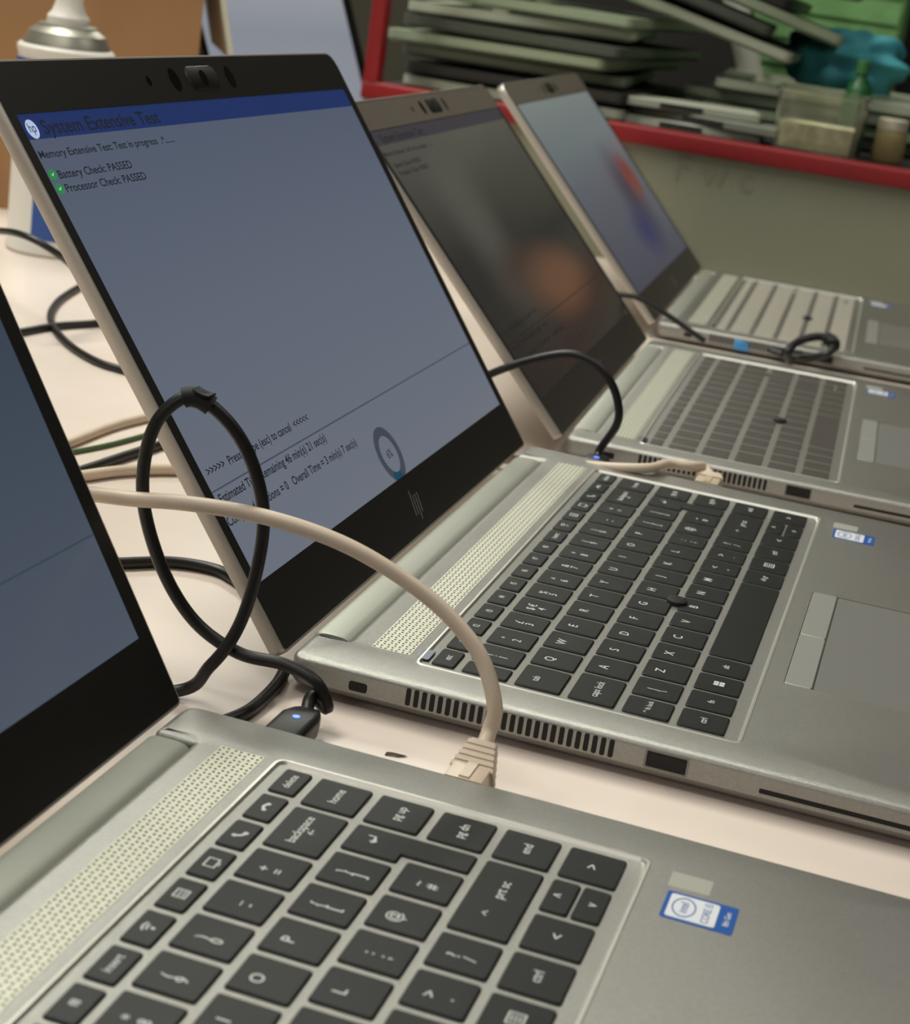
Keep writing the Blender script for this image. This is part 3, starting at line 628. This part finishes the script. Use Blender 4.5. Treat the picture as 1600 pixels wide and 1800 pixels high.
for k,(px,rz,c) in enumerate(((1215,.05,(186,190,174)),(1265,-.2,(120,124,112)),(1200,.25,(170,174,158)))):
    e=empty('battery_pack',(XM+.085,on(px,XB+85),zs+.0085*k),"%s flat battery pack lying behind the red rail, %s of three"%(('pale','dark grey','light grey')[k],('lowest','middle','topmost')[k]),'battery',rz,'battery packs behind the red rail')
    bm=bmesh.new(); o=rrect(-.028,-.075,.028,.075,.004,3); loft(bm,[(inset(o,.001),0),(o,.001),(o,.007),(inset(o,.001),.008)]); link('case',mesh_of(bm,'case',mat('pack_%d'%k,c,.5)),e)
    bm=bmesh.new(); loft(bm,[(rrect(-.0292,-.02,-.0275,.02,.0005,2),.002),(rrect(-.0292,-.02,-.0275,.02,.0005,2),.006)]); link('contact',mesh_of(bm,'contact',M_drk),e)
def blob(name,pos,r,m,label,cat,amp=.25,seed=1):
    bm=bmesh.new(); bmesh.ops.create_icosphere(bm,subdivisions=5,radius=1); rnd=random.Random(seed); ph=[rnd.uniform(0,6) for _ in range(9)]
    for v in bm.verts:
        c=v.co; d=1+amp*(math.sin(5*c.x+ph[0])*math.sin(4*c.y+ph[1])+.6*math.sin(9*c.z+ph[2]+3*c.x)+.4*math.sin(13*c.y+ph[3]+5*c.x))*.5
        v.co=Vector((c.x*d*r[0],c.y*d*r[1],max(-r[2]*.8,c.z*d*r[2])))
    o=simple(name,bm,m,label,cat); o.location=pos; return o
blob('cloth',(XM+.28,on(1478,XB+280),zs+.05+.028),(.05,.062,.033),mat('teal_cloth',(62,146,158),.7,nscale=40),"crumpled teal cloth on top of the clutter at the shelf's right end",'cloth',.28,3)
y_=on(1455,XB+60); tub=empty('plastic_tub',(XM+.06,y_,zs),"clear plastic tub with pale contents standing behind the red rail",'tub')
bm=bmesh.new(); a_=rrect(-.03,-.04,.03,.04,.012,4); loft(bm,[(inset(a_,.004),0),(a_,.052),(inset(a_,-.003),.053),(inset(a_,-.003),.056),(inset(a_,.0015),.056),(inset(a_,.0055),.003)]); link('body',mesh_of(bm,'body',mat('tub_clear',(240,242,225),.08,trans=.95)),tub)
bm=bmesh.new(); loft(bm,[(inset(a_,.008),.004),(inset(a_,.006),.026)]); link('contents',mesh_of(bm,'contents',mat('pale_content',(225,220,190),.7,nscale=90,namt=.3)),tub)
def bottle(px,X,h,r,m,label,capm):
    e=empty('bottle',(X*.001,on(px,X),zs),label,'bottle')
    bm=bmesh.new(); lathe(bm,[(r*.9,0),(r,.004),(r,h*.62),(r*.8,h*.74),(r*.4,h*.84),(r*.4,h*.88)],24); link('body',mesh_of(bm,'body',m),e)
    bm=bmesh.new(); lathe(bm,[(r*.48,h*.87),(r*.48,h),(r*.4,h*1.01)],16); link('cap',mesh_of(bm,'cap',capm),e)
bottle(1512,XB+118,.085,.013,mat('green_bottle',(36,88,48),.3),"dark green bottle standing below the teal cloth",mat('cap_green',(60,110,62),.4))
e=empty('jar',(XM+.1,on(1586,XB+100),zs),"small ochre jar with a pale lid at the shelf's far right",'jar')
bm=bmesh.new(); lathe(bm,[(.013,0),(.0145,.003),(.0145,.026),(.0125,.03)],24); link('body',mesh_of(bm,'body',mat('jar_ochre',(140,124,84),.5)),e)
bm=bmesh.new(); lathe(bm,[(.0138,.029),(.0138,.038),(.0128,.0392)],24); link('lid',mesh_of(bm,'lid',mat('lid_pale',(176,170,150),.5)),e)
e=empty('tube',(XM+.44,on(1345,XB+440),zs),"white tube leaning against the green crate",'tube'); e.rotation_euler=(math.radians(-22),0,0)
bm=bmesh.new(); lathe(bm,[(.012,0),(.014,.003),(.014,.2),(.012,.203)],20); link('body',mesh_of(bm,'body',M_white),e)
bm=bmesh.new(); lathe(bm,[(.009,.203),(.009,.22),(.007,.222)],16); link('cap',mesh_of(bm,'cap',M_white),e)
cr=empty('crate',(XM+.6,on(1440,XB+600),zs),"green slatted plastic crate at the back of the shelf",'crate')
M_cr=mat('crate_green',(112,158,98),.6,nscale=18,namt=.25)
bm=bmesh.new(); o=rrect(-.07,-.085,.07,.085,.008,3); i=inset(o,.004); a_=ring(bm,o,0); t_=ring(bm,o,.19); it_=ring(bm,i,.19); ib_=ring(bm,i,.005); wall(bm,a_,t_); wall(bm,t_,it_); wall(bm,it_,ib_); bm.faces.new(ib_); bm.faces.new(list(reversed(a_)))
for zz in (.03,.06,.09,.12,.15): box(bm,-.0735,-.08,zz,-.069,.08,zz+.014)
link('body',mesh_of(bm,'body',M_cr),cr)
bm=bmesh.new(); plate(bm,inset(o,-.005),[inset(o,.0)],.175,.19); link('rim',mesh_of(bm,'rim',M_cr),cr)
# ------------------------------------------------------------------ light + camera
def area(loc,tgt,sx,sy,pw,col):
    l=bpy.data.lights.new('area_light','AREA'); l.shape='RECTANGLE'; l.size=sx; l.size_y=sy; l.energy=pw; l.color=col
    o=bpy.data.objects.new('area_light',l); COL.objects.link(o); o.location=loc; o.rotation_euler=(Vector(tgt)-Vector(loc)).to_track_quat('-Z','Y').to_euler()
area((.5,1.0,1.55),(.15,.2,0),1.3,.2,29,(1,1,.89))
area((-.6,.2,1.68),(-.3,.1,0),1.2,.3,8,(1,.96,.92))
area((2.6,.9,1.3),(.8,.3,0),.7,.4,7,(1,1,.89))
area((-1.6,.5,.9),(0,.2,.1),.8,.5,3.5,(1,.94,.89))  # added fill from behind the camera, lifting the near lid edges
area((.75,-.7,1.5),(1.3,.1,.12),.6,.25,5,(1,.98,.91))  # added fill to brighten the shelf clutter and rear decks
w=bpy.data.worlds.new('world'); SC.world=w; w.use_nodes=True; w.node_tree.nodes['Background'].inputs[0].default_value=(.5,.49,.46,1); w.node_tree.nodes['Background'].inputs[1].default_value=.12
cd=bpy.data.cameras.new('camera'); co=bpy.data.objects.new('camera',cd); COL.objects.link(co)
cd.sensor_fit='HORIZONTAL'; cd.sensor_width=36; cd.lens=F/1600*36; cd.clip_start=.01
mw=Matrix.Identity(4)
for i in range(3):
    mw[i][0]=R[0][i]; mw[i][1]=-R[1][i]; mw[i][2]=-R[2][i]; mw[i][3]=CAM[i]*.001
co.matrix_world=mw; SC.camera=co
cd.dof.use_dof=True; cd.dof.focus_distance=.62; cd.dof.aperture_fstop=23
